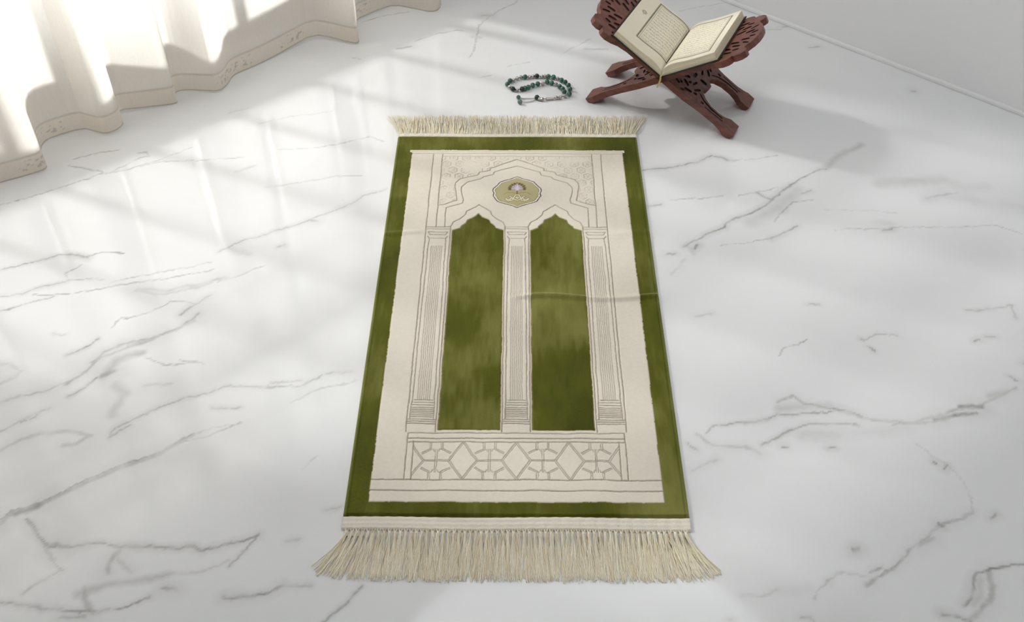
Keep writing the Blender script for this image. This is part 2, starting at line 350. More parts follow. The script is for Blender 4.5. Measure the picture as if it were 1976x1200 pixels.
# ------------------------------------------------------------------ sheer curtain
CUR = [(-1000,650),(-960,690),(-850,672),(-840,640),(-760,622),(-690,640),(-640,618),(-632,590),(-560,566),(-470,548),(-420,520),(-330,505),(-318,470),(-325,445),(-250,418),(-165,424),(-140,405),(-136,392),(-70,376),(0,352),(60,338),(90,330),(93,322),(80,300),(84,280),(104,268),(160,250),(185,258),(205,264),(225,259),(240,249),(240,240),(230,228),(236,220),
       (262,216),(300,209),(340,202),(344,196),(334,184),(345,177),(365,176),(400,179),(425,180),(441,166),(447,152),(460,142),(500,125),(560,98),(606,75),(640,79),(672,86),(691,88),(694,80),(684,56),(690,42),(704,36),(730,24),(762,11),(800,17),(832,24),(848,20),(853,6),(840,-15)]
pts = np.array([ground(*p) for p in CUR])
# round the corners of the traced foot line and resample it evenly
for _ in range(1):
    q = np.empty((2 * len(pts) - 2, 2)); q[0::2] = 0.75 * pts[:-1] + 0.25 * pts[1:]; q[1::2] = 0.25 * pts[:-1] + 0.75 * pts[1:]
    pts = np.vstack([pts[:1], q, pts[-1:]])
d = np.r_[0, np.cumsum(np.linalg.norm(np.diff(pts, axis=0), axis=1))]
NS = 900
s_ = np.linspace(0, d[-1], NS); foot = np.stack([np.interp(s_, d, pts[:, 0]), np.interp(s_, d, pts[:, 1])], -1)
nwall = np.array([0.644, -0.765])
mean = np.stack([np.convolve(np.pad(foot[:, k], 120, 'edge'), np.ones(241) / 241, 'valid') for k in (0, 1)], -1)
def curtain_rows(zs, lift=0.0):
    R = []
    for z in zs:
        f = min(1.0, z / 2.3); amp = 1 - 0.25 * f
        p = mean + (foot - mean) * amp
        wob = 0.012 * np.sin(s_ * 9 + z * 2.2) * min(1, z * 1.5)
        p = p + nwall[None] * wob[:, None]
        zz = z + (0.004 * np.sin(s_ * 7.0 + 1) + 0.004 * np.sin(s_ * 17.0)) * max(0, 1 - z / 0.2)
        R.append(np.c_[p, zz if np.ndim(zz) else np.full(NS, zz)])
    return np.array(R)
def cloth_mat(name, col, transp, transl, weave=420.0, specks=False):
    m, N, L, P = new_mat(name); out = N['Material Output']; N.remove(P)
    df = N.new('ShaderNodeBsdfDiffuse'); ts = N.new('ShaderNodeBsdfTranslucent'); tr = N.new('ShaderNodeBsdfTransparent')
    m1 = N.new('ShaderNodeMixShader'); m2 = N.new('ShaderNodeMixShader')
    tc = N.new('ShaderNodeTexCoord'); nz = N.new('ShaderNodeTexNoise'); nz.inputs['Scale'].default_value = weave; nz.inputs['Detail'].default_value = 2
    mp = N.new('ShaderNodeMapping'); mp.inputs['Scale'].default_value = (1, 1, 0.15); L.new(tc.outputs['Object'], mp.inputs['Vector']); L.new(mp.outputs[0], nz.inputs['Vector'])
    rp = N.new('ShaderNodeValToRGB'); rp.color_ramp.elements[0].position = .35; rp.color_ramp.elements[1].position = .65
    rp.color_ramp.elements[0].color = tuple(c * 0.965 for c in col) + (1,); rp.color_ramp.elements[1].color = tuple(col) + (1,)
    L.new(nz.outputs[0], rp.inputs[0]); src = rp.outputs[0]
    if specks:
        at = N.new('ShaderNodeAttribute'); at.attribute_name = 'dye'
        mm = N.new('ShaderNodeMix'); mm.data_type = 'RGBA'; mm.blend_type = 'MULTIPLY'; mm.inputs['Factor'].default_value = 1
        L.new(src, mm.inputs['A']); L.new(at.outputs['Color'], mm.inputs['B']); src = mm.outputs['Result']
    L.new(src, df.inputs[0]); L.new(src, ts.inputs[0])
    m1.inputs[0].default_value = transl; L.new(df.outputs[0], m1.inputs[1]); L.new(ts.outputs[0], m1.inputs[2])
    m2.inputs[0].default_value = transp; L.new(m1.outputs[0], m2.inputs[1]); L.new(tr.outputs[0], m2.inputs[2]); L.new(m2.outputs[0], out.inputs[0])
    return m
m_sheer = cloth_mat('sheer_fabric', srgb(253, 248, 240), 0.215, 0.72)
m_hem = cloth_mat('hem_fabric', srgb(248, 240, 228), 0.08, 0.58, specks=True)
cur = empty('curtain', (pts[len(pts) // 2][0], pts[len(pts) // 2][1], 0))
tag(cur, 'white sheer floor-length curtain hanging in deep folds by the window', 'curtain')
HEM = 0.062
loc = np.array([cur.location.x, cur.location.y, 0])
zs = np.r_[np.linspace(HEM, 0.5, 14), np.linspace(0.6, 2.45, 16)]
R = curtain_rows(zs) - loc
link('curtain_sheet', np_mesh('curtain_sheet', R.reshape(-1, 3), grid_faces(len(zs), NS)), m_sheer, cur)
hz = np.linspace(0.007, HEM + 0.002, 24)
R = curtain_rows(hz) - loc; R[:, :, :2] += nwall * 0.0008
S2, Z2 = np.meshgrid(s_, hz); k = np.ones(S2.shape)
emb = (fbm(S2 * 120, Z2 * 160, 40, 2) > 0.66) & (Z2 > 0.02) & (Z2 < 0.05) & (fbm(S2 * 5, Z2 * 0 + 3, 41, 2) > 0.5)
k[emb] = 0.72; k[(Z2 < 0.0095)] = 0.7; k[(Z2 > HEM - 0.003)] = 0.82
link('hem', np_mesh('hem', R.reshape(-1, 3), grid_faces(len(hz), NS), True, np.repeat(k.reshape(-1, 1), 3, 1)), m_hem, cur)

# ------------------------------------------------------------------ prayer rug
RW, RL = 0.659, 1.245
RC, RROT = np.array([0.0080, 1.136]), -0.0052
def rug_xy(px, py):
    x, y = ground(px, py, 0.009) - RC
    c, s = math.cos(-RROT), math.sin(-RROT)
    return (x * c - y * s, x * s + y * c)
rug = empty('prayer_rug', (RC[0], RC[1], 0), RROT)
tag(rug, 'green and cream fringed prayer rug with double arch lying on the marble floor', 'rug')
GR = Grid(-RW / 2, RW / 2, 0, RL, 0.0013)
X, Y = GR.X, GR.Y
wob = 0.0022
GR.WX = X + wob * (fbm(X * 30, Y * 30, 51, 2) - .5) + 0.0012 * (fbm(X * 160, Y * 160, 53, 2) - .5)
GR.WY = Y + wob * 1.3 * (fbm(X * 30, Y * 30, 52, 2) - .5) + 0.0012 * (fbm(X * 160, Y * 160, 54, 2) - .5)
mir = lambda P: [(-x, y) for x, y in P]
R_ = lambda L_: [rug_xy(*p) for p in L_]
# cream panel
pl = R_([(714, 967), (793, 291)]); top = rug_xy(793, 288)[1]
xl0, yb0 = pl[0]; xl1, yt0 = pl[1]
xl = 0.5 * (xl0 + xl1)
panel = [(xl, yb0), (-xl, yb0), (-xl, yt0), (xl, yt0)]
corn = [(xl - .006, yt0 - .004), (-xl + .006, yt0 - .004), (-xl + .006, yt0 + .006), (xl - .006, yt0 + .006)]
cream = GR.inside(panel) | GR.inside(corn)
arch = R_([(846, 828), (872, 443), (888, 438.5), (890, 435), (899, 429), (902, 423), (916.5, 417.5), (923.5, 411), (931, 417), (945, 421), (949, 428), (958, 433), (960, 439), (971, 443), (966, 828)])
ar_x0 = 0.5 * (arch[0][0] + arch[1][0]); ar_x1 = 0.5 * (arch[-1][0] + arch[-2][0])
ax = 0.5 * (ar_x0 + ar_x1); hw = 0.5 * (ar_x1 - ar_x0)
half = [(x - ax, y) for x, y in arch[2:8]]; half[-1] = (0, half[-1][1])
yb_a, ys_a = arch[0][1], arch[1][1]
AR = [(-hw, yb_a), (-hw, ys_a)] + half + [(-x, y) for x, y in half[-2::-1]] + [(hw, ys_a), (hw, yb_a)]
arches = [[(x + ax, y) for x, y in AR], [(x - ax, y) for x, y in AR]]
field = GR.inside(arches[0]) | GR.inside(arches[1])
green = (~cream) | field
line = np.zeros(X.shape); fine = np.zeros(X.shape)
LW = 0.0010
def ln(P, w=LW, v=1.0, both=True, out=line):
    GR.stroke(out, P, w, v, soft=0.5, margin=0.004)
    if both: GR.stroke(out, mir(P), w, v, soft=0.5, margin=0.004)
yy = lambda py, px=900: rug_xy(px, py)[1]
# outer arch moulding around each green arch
om = R_([(869, 441), (869.5, 436), (875, 427.5), (887, 422), (898, 413), (901, 406.5), (918, 398), (926, 394)])
om = [(x - ax, y) for x, y in om]; om[-1] = (0, om[-1][1])
OM = om + [(-x, y) for x, y in om[-2::-1]]
ln([(x + ax, y) for x, y in OM])
# upper architecture
cv = lambda L_: [rug_xy(820 + a / 5.489, 280 + b / 5.489) for a, b in L_]
l1 = rug_xy(830, 366)[0]; l2 = rug_xy(848, 366)[0]; ytop = yy(297); ycap = yy(437)
ln([(l1, ytop), (l1, ycap)]); ln([(l2, ytop), (l2, ycap)])
inner = cv([(205, 855), (225, 660), (400, 610), (410, 575), (385, 480), (390, 440), (450, 390), (590, 355), (620, 330), (720, 310), (735, 280), (985, 218)])
outer = cv([(130, 630), (200, 625), (345, 580), (320, 430), (325, 395), (370, 355), (560, 310), (580, 280), (690, 265), (690, 245), (985, 148)])
inner[0] = (inner[1][0], ycap); inner[-1] = (0, inner[-1][1]); outer[-1] = (0, outer[-1][1]); outer[0] = (l2, outer[0][1])
ln(inner); ln(outer)
ln([(xl, yt0 - .010), (-xl, yt0 - .010)], both=False, v=.6); ln([(l2, yt0 - .022), (-l2, yt0 - .022)], both=False, v=.5)
# lattice in the spandrels
sp = [(l2, outer[0][1])] + outer[1:] + [(0, yt0 - .024), (l2, yt0 - .024)]
spm = GR.inside(sp) | GR.inside(mir(sp))
lat = np.zeros(X.shape); P_ = 0.034
for i in range(-9, 10):
    for j in range(0, 12):
        cx, cy = i * P_ + (j % 2) * P_ / 2, yt0 - .03 - j * P_ * 0.8
        hexa = [(cx + P_ * .36 * math.cos(t), cy + P_ * .4 * math.sin(t)) for t in [math.pi / 6 + k * math.pi / 3 for k in range(7)]]
        GR.stroke(lat, hexa, .0006, .75, .5, margin=.004)
        for t in range(0, 6, 1):
            a_ = t * math.pi / 3
            GR.stroke(lat, [(cx, cy), (cx + P_ * .3 * math.cos(a_), cy + P_ * .3 * math.sin(a_))], .0005, .55, .5, margin=.004)
lat *= spm * np.clip(2.2 * (fbm(X * 45, Y * 45, 60, 2) - .22), 0, 1)
fine = np.maximum(fine, lat)
# columns: left (mirrored to right) and centre
def column(x0, x1, both):
    w = x1 - x0; cx = 0.5 * (x0 + x1)
    ln([(x0, ycap), (x0, yy(832))], both=both); ln([(x1, ycap), (x1, yy(832))], both=both)
    ln([(x0, ycap), (x1, ycap)], both=both); ln([(x0, yy(441)), (x1, yy(441))], both=both, v=.8)
    a, b = x0 + .18 * w, x1 - .18 * w; e, f = x0 + .1 * w, x1 - .1 * w
    ln([(e, yy(447)), (f, yy(447)), (b, yy(452)), (a, yy(452)), (e, yy(447))], both=both, w=.0008)
    ln([(e, yy(455)), (a, yy(460)), (a - .03 * w, yy(474)), (a - .06 * w, yy(620)), (a - .06 * w, yy(772)), (e, yy(776))], both=both, w=.0008)
    ln([(f, yy(455)), (b, yy(460)), (b + .03 * w, yy(474)), (b + .06 * w, yy(620)), (b + .06 * w, yy(772)), (f, yy(776))], both=both, w=.0008)
    ln([(a, yy(459)), (b, yy(459))], both=both, w=.0008, v=.8)
    nr = 7
    for k in range(nr):
        x = x0 + .29 * w + .42 * w * k / (nr - 1)
        ln([(x, yy(474)), (x, yy(770))], both=both, w=.0007, v=.7)
    ln([(e, yy(776)), (f, yy(776)), (f, yy(781)), (e, yy(781)), (e, yy(776))], both=both, w=.0008)
    ln([(a, yy(771)), (b, yy(771))], both=both, w=.0009)
    for k in range(6): ln([(e + .03 * w, yy(786 + k * 3.6)), (f - .03 * w, yy(786 + k * 3.6))], both=both, w=.0009)
    ln([(e, yy(783)), (e, yy(808))], both=both, w=.0008); ln([(f, yy(783)), (f, yy(808))], both=both, w=.0008)
    for q in (809, 813, 817): ln([(x0, yy(q)), (x1, yy(q))], both=both, w=.0009)
cx0 = l1; cx1 = -ax - hw - .0045 if ax > 0 else ax - hw - .0045
column(cx0, cx1, True)
ic = abs(ax) - hw - .004
column(-ic, ic, False)
# plinth courses and lattice frieze
xs0 = rug_xy(786, 850)[0]
for q, v_ in ((835, .8), (845, 1), (852, .9)): ln([(xs0, yy(q)), (-xs0, yy(q))], both=False, v=v_)
ln([(xs0, yy(835)), (xs0, yy(925))]); xs1 = rug_xy(790 + 8, 888)[0]; xs1 = xs0 + .0135; ln([(xs1, yy(851)), (xs1, yy(925))])
for q in (925, 946): ln([(xl, yy(q)), (-xl, yy(q))], both=False)
yc = 0.5 * (yy(853) + yy(924)); hh = 0.5 * (yy(853) - yy(924)); per = (rug_xy(1100, 888)[0] - rug_xy(893, 888)[0]) / 2; dw = per * .27
def dbl(P, g=.0016, v=.85):
    P = np.array(P); t = P[1] - P[0]; t = t / np.linalg.norm(t); nn = np.array([-t[1], t[0]]) * g
    for sgn in (-1, 1): GR.stroke(line, [tuple(P[0] + sgn * nn), tuple(P[1] + sgn * nn)], .0006, v, .5, margin=.004)
clip = (np.abs(X) < -xs1) | (Y > yc + hh) | (Y < yc - hh)
save = line.copy(); line[:] = 0
for k in range(-2, 3):
    c0 = k * per
    for sx in (-1, 1):
        for sy in (-1, 1):
            dbl([(c0 + sx * dw, yc), (c0, yc + sy * hh)])
for k in range(-2, 2):
    c0 = (k + .5) * per; r1 = per * .20; r2 = hh * .62
    dbl([(c0, yc - r2), (c0, yc + r2)]); dbl([(c0 - per * .22, yc), (c0 + per * .22, yc)], .0014)
    for sx in (-1, 1):
        for sy in (-1, 1):
            dbl([(c0 + sx * per * .11, yc + sy * hh * .98), (c0 + sx * per * .11, yc + sy * r2)])
            dbl([(c0 + sx * per * .11, yc + sy * r2), (c0 + sx * per * .27, yc + sy * hh * .40)])
            GR.stroke(line, [(c0 + sx * .004, yc + sy * r2 * .8), (c0 + sx * per * .06, yc + sy * r2), (c0 + sx * per * .11, yc + sy * r2)], .0006, .8, .5, margin=.004)
line *= clip; line[:] = np.maximum(line, save)
line = np.maximum(line, fine) * (~field)
# medallion
mc = lambda a, b: rug_xy(930 + a / 14.11, 330 + b / 14.11)
mo = [(972, 142), (1050, 165), (1170, 208), (1310, 236), (1440, 285), (1520, 375), (1625, 455), (1650, 520), (1615, 590), (1632, 670), (1520, 815), (1400, 862), (1230, 905), (1080, 950), (972, 1002)]
mo = [mc(*p) for p in mo]; mx0 = mo[0][0]
mo = [(x - mx0, y) for x, y in mo]; med = mo + [(-x, y) for x, y in mo[-2:0:-1]]
mcy = 0.5 * (mo[0][1] + mo[-1][1])
scl = lambda f: [(x * f, mcy + (y - mcy) * f) for x, y in med]
med_out, med_ring, med_in = GR.inside(scl(1.0)), GR.inside(scl(.955)), GR.inside(scl(.875))
med_line2 = GR.inside(scl(.895))
emb_w = np.zeros(X.shape); emb_d = np.zeros(X.shape); emb_v = np.zeros(X.shape)
ec = lambda a, b: (mc(a, b)[0] - mx0, mc(a, b)[1])
for k in range(11):                                   # fan of leaves
    t = math.radians(-12 + k * 20.4); x0, y0 = ec(972, 470)
    x1, y1 = x0 + .0205 * math.cos(t), y0 + .0205 * math.sin(t) * (1.1 if math.sin(t) > 0 else .6)
    GR.stroke(emb_d, [(x0, y0), (x1, y1)], .0012, 1, .5, w2=.0030)
    GR.stroke(emb_v, [(x0, y0), (x0 + .7 * (x1 - x0), y0 + .7 * (y1 - y0))], .0009, 1, .5, w2=.0012)
GR.stroke(emb_v, [ec(972, 490), ec(972, 335)], .0042, 1, .5, w2=.0008)
GR.stroke(emb_d, [ec(972, 480), ec(972, 610)], .0012, 1, .5)
for sgn in (-1, 1):
    S_ = [(0, 635), (50, 650), (90, 720), (130, 790), (170, 800), (260, 790), (310, 750)]
    T_ = [(0, 770), (-60, 790), (30, 760), (120, 700), (160, 690), (200, 690)]
    for pth in (S_, [(10, 790), (60, 770), (140, 720), (200, 680)], [(150, 730), (200, 780), (260, 780), (300, 740)], [(0, 700), (35, 720), (0, 740)]):
        P4 = [ec(972 + sgn * a, b) for a, b in pth]
        GR.stroke(emb_d, P4, .0028, .8, .4); GR.stroke(emb_w, P4, .0014, 1, .5)
    GR.stroke(emb_d, [ec(972 + sgn * a, b) for a, b in ((20, 590), (150, 575), (290, 580), (360, 630))], .0007, .7, .5)
# colours
g_base = np.array(srgb(90, 92, 24)); g_hi = np.array(srgb(128, 128, 66)); g_lo = np.array(srgb(70, 74, 16))
nap = fbm(X * 7, Y * 6, 70, 4); nap2 = fbm(X * 120, Y * 22, 75, 3)
t1 = np.clip((nap - .5) * 3.0 + (nap2 - .5) * .7, -1, 1)[..., None]
gcol = np.where(t1 > 0, g_base + (g_hi - g_base) * t1, g_base + (g_lo - g_base) * -t1)
c_base = np.array(srgb(233, 224, 209)); ccol = c_base * (1 + .06 * ((fbm(X * 200, Y * 200, 80, 2) - .5))[..., None])
col = np.where(green[..., None], gcol, ccol)
lc = np.array(srgb(164, 147, 130)); a_ = np.clip(line, 0, 1)[..., None] * 0.85
a_ = np.where(green[..., None], 0, a_); col = col * (1 - a_) + lc * a_
# thin ochre outline where green meets cream
edge_g = np.zeros(X.shape)
for P4 in arches: GR.stroke(edge_g, P4 + P4[:1], .0011, 1, .5)
GR.stroke(edge_g, panel + panel[:1], .0010, .5, .5)
e_ = edge_g[..., None] * .75; col = col * (1 - e_) + np.array(srgb(150, 128, 72)) * e_
mixin = lambda col, m, c: np.where(m[..., None], np.array(srgb(*c)), col)
col = mixin(col, med_out, (86, 72, 66)); col = mixin(col, med_ring, (240, 236, 222)); col = mixin(col, med_line2, (120, 106, 70)); col = mixin(col, med_in, (191, 179, 138))
for msk, c in ((emb_d, (104, 92, 52)), (emb_w, (243, 238, 208)), (emb_v, (226, 216, 232))):
    k = np.clip(msk, 0, 1)[..., None]; col = col * (1 - k) + np.array(srgb(*c)) * k
# serged side edges
se = np.clip((np.abs(X) - (RW / 2 - .0065)) / .001, 0, 1); st_ = (0.5 + .5 * np.sin(Y * 1500)) * .5 + .4
col = col * (1 - (se * st_ * .35)[..., None]) + np.array(srgb(150, 160, 82)) * (se * st_ * .35)[..., None]
dk = np.exp(-((np.abs(X) - (RW / 2 - .0085)) / .0012) ** 2) * .35; col = col * (1 - dk[..., None])
# relief
Z = np.full(X.shape, .0075)
Z += np.where(green, .0002, .0006) + .0012 * (fbm(X * 6, Y * 5, 90, 3) - .5)
Z -= .0022 * np.clip(line, 0, 1) * (~green)
Z -= .0016 * edge_g
Z += np.where(med_in, .0004, 0) + .0004 * emb_w
Z += .0007 * np.where(green, fbm(X * 260, Y * 200, 95, 2) - .5, .35 * (fbm(X * 300, Y * 300, 96, 2) - .5))
def crease(px, py, x0, x1, h, w):
    y0 = rug_xy(px, py)[1]; yy_ = Y - y0 - .006 * np.sin(X * 23)
    return h * np.exp(-(yy_ / w) ** 2) * np.clip((X - x0) / .05, 0, 1) * np.clip((x1 - X) / .05, 0, 1)
Z += crease(1100, 573, -.03, .42, .0058, .008) + crease(740, 448, -.42, -.20, .0030, .009) + crease(1240, 450, .2, .42, .002, .012) + crease(900, 380, -.42, -.1, .0012, .012)
Z += .0016 * np.sin(X * 42 + .5) * np.exp(-((Y - .0) / .10) ** 2) * .5
bd = np.minimum(RW / 2 - np.abs(X), np.minimum(Y, RL - Y)); Z *= np.sqrt(np.clip(bd / .004, 0.02, 1))
Zf = np.maximum(Z, .0012)
V = np.stack([X, Y, Zf], -1).reshape(-1, 3); Q = grid_faces(GR.nx, GR.ny)
# skirt and underside close the pile into a slab
ring = np.concatenate([np.arange(GR.nx) * GR.ny, (GR.nx - 1) * GR.ny + np.arange(1, GR.ny), (np.arange(GR.nx - 2, -1, -1)) * GR.ny + GR.ny - 1, np.arange(GR.ny - 2, 0, -1)])
low = V[ring].copy(); low[:, 2] = .0006; nb = len(V); k = np.arange(len(ring))
V = np.vstack([V, low]); Q = np.vstack([Q, np.stack([ring[k], nb + k, nb + (k + 1) % len(ring), ring[(k + 1) % len(ring)]], -1)[:, ::-1]])
colv = np.vstack([col.reshape(-1, 3), col.reshape(-1, 3)[ring]])
m_rug, N, L, P = new_mat('velvet_pile')
at = N.new('ShaderNodeAttribute'); at.attribute_name = 'dye'; L.new(at.outputs['Color'], P.inputs['Base Color'])
P.inputs['Roughness'].default_value = .85; P.inputs['Specular IOR Level'].default_value = .15
P.inputs['Sheen Weight'].default_value = 1.0; P.inputs['Sheen Roughness'].default_value = .3; P.inputs['Sheen Tint'].default_value = (.92, .93, .62, 1)
link('pile', np_mesh('pile', V, Q, True, colv), m_rug, rug)

m_yarn, N, L, P = new_mat('cream_yarn')
at = N.new('ShaderNodeAttribute'); at.attribute_name = 'dye'; L.new(at.outputs['Color'], P.inputs['Base Color'])
P.inputs['Roughness'].default_value = .6; P.inputs['Sheen Weight'].default_value = .7; P.inputs['Sheen Roughness'].default_value = .5; P.inputs['Sheen Tint'].default_value = (1, .93, .76, 1); P.inputs['Specular IOR Level'].default_value = .25
def yarn_cols(st):
    a, b = np.array(srgb(255, 249, 230)), np.array(srgb(216, 192, 148))
    return np.concatenate([np.tile(a + (b - a) * RNG.beta(1.2, 2.6), (len(p[0]) * 4, 1)) for p in st])
m_yarn2 = simple_mat('cream_band', srgb(236, 228, 212), .85, noise=.05, scale=500, bump=.4)
def band(name, y0, y1):
    nx, ny = 260, 12; xs = np.linspace(-RW / 2 + .001, RW / 2 - .001, nx); ys = np.linspace(y0, y1, ny)
    A, Bq = np.meshgrid(xs, ys, indexing='ij')
    tt = (Bq - y0) / (y1 - y0)
    Zb = .0008 + .0046 * np.clip(np.sin(np.pi * np.clip(tt, .0, 1)) * 3, 0, 1) + .0006 * np.sin(tt * 6 * math.pi) + .0005 * np.sin(A * 2200)
    Vb = np.stack([A, Bq + .0012 * np.sin(A * 18), Zb], -1).reshape(-1, 3)
    o = link(name, np_mesh(name, Vb, grid_faces(nx, ny)), m_yarn2, rug); return o
tag(band('woven_band', -.0315, .0005), 'flat cream woven band at the near end')
tag(band('woven_band', RL - .0005, RL + .017), 'flat cream woven band at the far end')
# near fringe: knotted tassels, each its own part
NT = 64
def strand(x0, y0, dirx, ln_, rise, r):
    t = np.linspace(0, 1, 7); wv = RNG.normal(0, .0016, 2)
    x = x0 + dirx * ln_ * t ** 1.15 + wv[0] * np.sin(t * 5 + RNG.random() * 6) * t
    y = y0 - ln_ * t * math.sqrt(max(.2, 1 - dirx * dirx)) + wv[1] * t
    z = .0012 + rise * np.exp(-t * 2.0) * (1 - .85 * t) + .0012 * RNG.random() * np.sin(math.pi * t)
    return np.stack([x, y, np.maximum(z, r + .0002)], -1), r, r * .6
for k in range(NT):
    f = (k + .5) / NT; x0 = -RW / 2 + .006 + f * (RW - .012)
    e = 2 * f - 1; lean = .10 * e + .36 * np.sign(e) * max(0, abs(e) - .80) / .20 + RNG.normal(0, .035)
    st = []
    yk = -.0325
    # two legs out of the band that meet in a knot
    for sx in (-1, 1): st.append((np.array([(x0 + sx * .0028, -.028, .0035), (x0 + sx * .0022, -.033, .0042), (x0, yk - .006, .004)]), .0011, .0012))
    kn = np.array([(x0, yk - .002, .0042), (x0, yk - .0045, .0042), (x0 + .0003, yk - .007, .0042), (x0 + .0004, yk - .0105, .004), (x0 + .0004, yk - .013, .0038)])
    for rr in (.0036,): st.append((kn, rr, rr))
    for q in range(30):
        a = RNG.normal(0, .10); off = RNG.normal(0, .0022)
        st.append(strand(x0 + off * .6, yk - .008, lean + a, .094 * RNG.uniform(.86, 1.06), .0075 * RNG.random(), RNG.uniform(.0008, .0011)))
    Vt, Qt = tubes(st, 4)
    link('tassel', np_mesh('tassel', Vt, Qt, True, yarn_cols(st)), m_yarn, rug)
# far fringe: loose thin strands nobody could count
st = []
for k in range(900):
    f = RNG.random(); x0 = -RW / 2 + .002 + f * (RW - .004); e = 2 * f - 1
    dirx = .06 * e + .30 * np.sign(e) * max(0, abs(e) - .88) / .12 + RNG.normal(0, .12); ln_ = .092 * RNG.uniform(.8, 1.08); t = np.linspace(0, 1, 6)
    r = RNG.uniform(.0008, .0011)
    x = x0 + dirx * ln_ * t + RNG.normal(0, .001) * np.sin(t * 5); y = RL + .014 + ln_ * t
    z = .002 + RNG.uniform(0, .006) * np.sin(math.pi * np.clip(t * 1.1, 0, 1)) + .0035 * (1 - t) * RNG.random()
    st.append((np.stack([x, y, np.maximum(z, r + .0002)], -1), r, r * .6))
Vt, Qt = tubes(st, 4)
fr_ = link('fringe', np_mesh('fringe', Vt, Qt, True, yarn_cols(st)), m_yarn, rug); tag(fr_, 'loose cream fringe at the far end of the rug', kind='stuff')

# ------------------------------------------------------------------ folding book stand
SO = np.array([.455, 2.563]); SRZ = math.atan2(-.43, .903)
TH = math.atan2(.134, .22); CT, ST = math.cos(TH), math.sin(TH); PZ = .134; TK = .018
m_wood, N, L, P = new_mat('carved_rosewood')
tc = N.new('ShaderNodeTexCoord'); mp = N.new('ShaderNodeMapping'); mp.inputs['Scale'].default_value = (14, 90, 90)
nz = N.new('ShaderNodeTexNoise'); nz.inputs['Scale'].default_value = 1.0; nz.inputs['Detail'].default_value = 6
L.new(tc.outputs['Object'], mp.inputs['Vector']); L.new(mp.outputs[0], nz.inputs['Vector'])
rp = N.new('ShaderNodeValToRGB'); rp.color_ramp.elements[0].position = .3; rp.color_ramp.elements[1].position = .72
rp.color_ramp.elements[0].color = srgb(92, 50, 40) + (1,); rp.color_ramp.elements[1].color = srgb(132, 78, 64) + (1,)
L.new(nz.outputs[0], rp.inputs[0]); L.new(rp.outputs[0], P.inputs['Base Color']); P.inputs['Roughness'].default_value = .38
bp = N.new('ShaderNodeBump'); bp.inputs['Strength'].default_value = .15; bp.inputs['Distance'].default_value = .001
L.new(nz.outputs[0], bp.inputs['Height']); L.new(bp.outputs[0], P.inputs['Normal'])
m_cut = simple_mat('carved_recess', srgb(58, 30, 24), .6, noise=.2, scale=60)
stand = empty('book_stand', (SO[0], SO[1], 0), SRZ)
tag(stand, 'carved reddish wooden folding book stand holding the open book', 'book stand')

def leaf(cx, cy, l, w, ang, n=10):
    c, s = math.cos(ang), math.sin(ang); P4 = []
    for k in range(n):
        t = 2 * math.pi * k / n; u = l * math.cos(t); v2 = 1.8 * w * math.sin(t) * (0.65 + .35 * math.cos(t) ** 2)
        P4.append((cx + u * c - v2 * s, cy + u * s + v2 * c))
    return P4
HALF = [(-.252, .085), (-.228, .086), (-.212, .081), (-.19, .077), (-.14, .078), (-.08, .085), (0, .085), (.12, .085), (.15, .090), (.170, .099), (.190, .104), (.206, .102), (.214, .096), (.2155, .090), (.225, .093), (.241, .091), (.251, .083), (.253, .073), (.247, .065), (.240, .061), (.247, .050), (.257, .038), (.264, .020), (.266, 0)]
INN = [(-.126, 0), (-.125, .008), (-.117, .013), (-.112, .018), (-.116, .028), (-.130, .039), (-.155, .047), (-.185, .048), (-.205, .044), (-.222, .036), (-.252, .036)]
HALF = [(s, a * 1.235) for s, a in HALF]; INN = [(s, a * 1.36) for s, a in INN]
OUT = HALF + [(s, -a) for s, a in HALF[-2::-1]] + [(s, -a) for s, a in INN[::-1]][0:] + INN[1:]
OUT = HALF + [(s, -a) for s, a in HALF[-2::-1]] + [(s, -a) for s, a in INN[:0:-1]] + INN
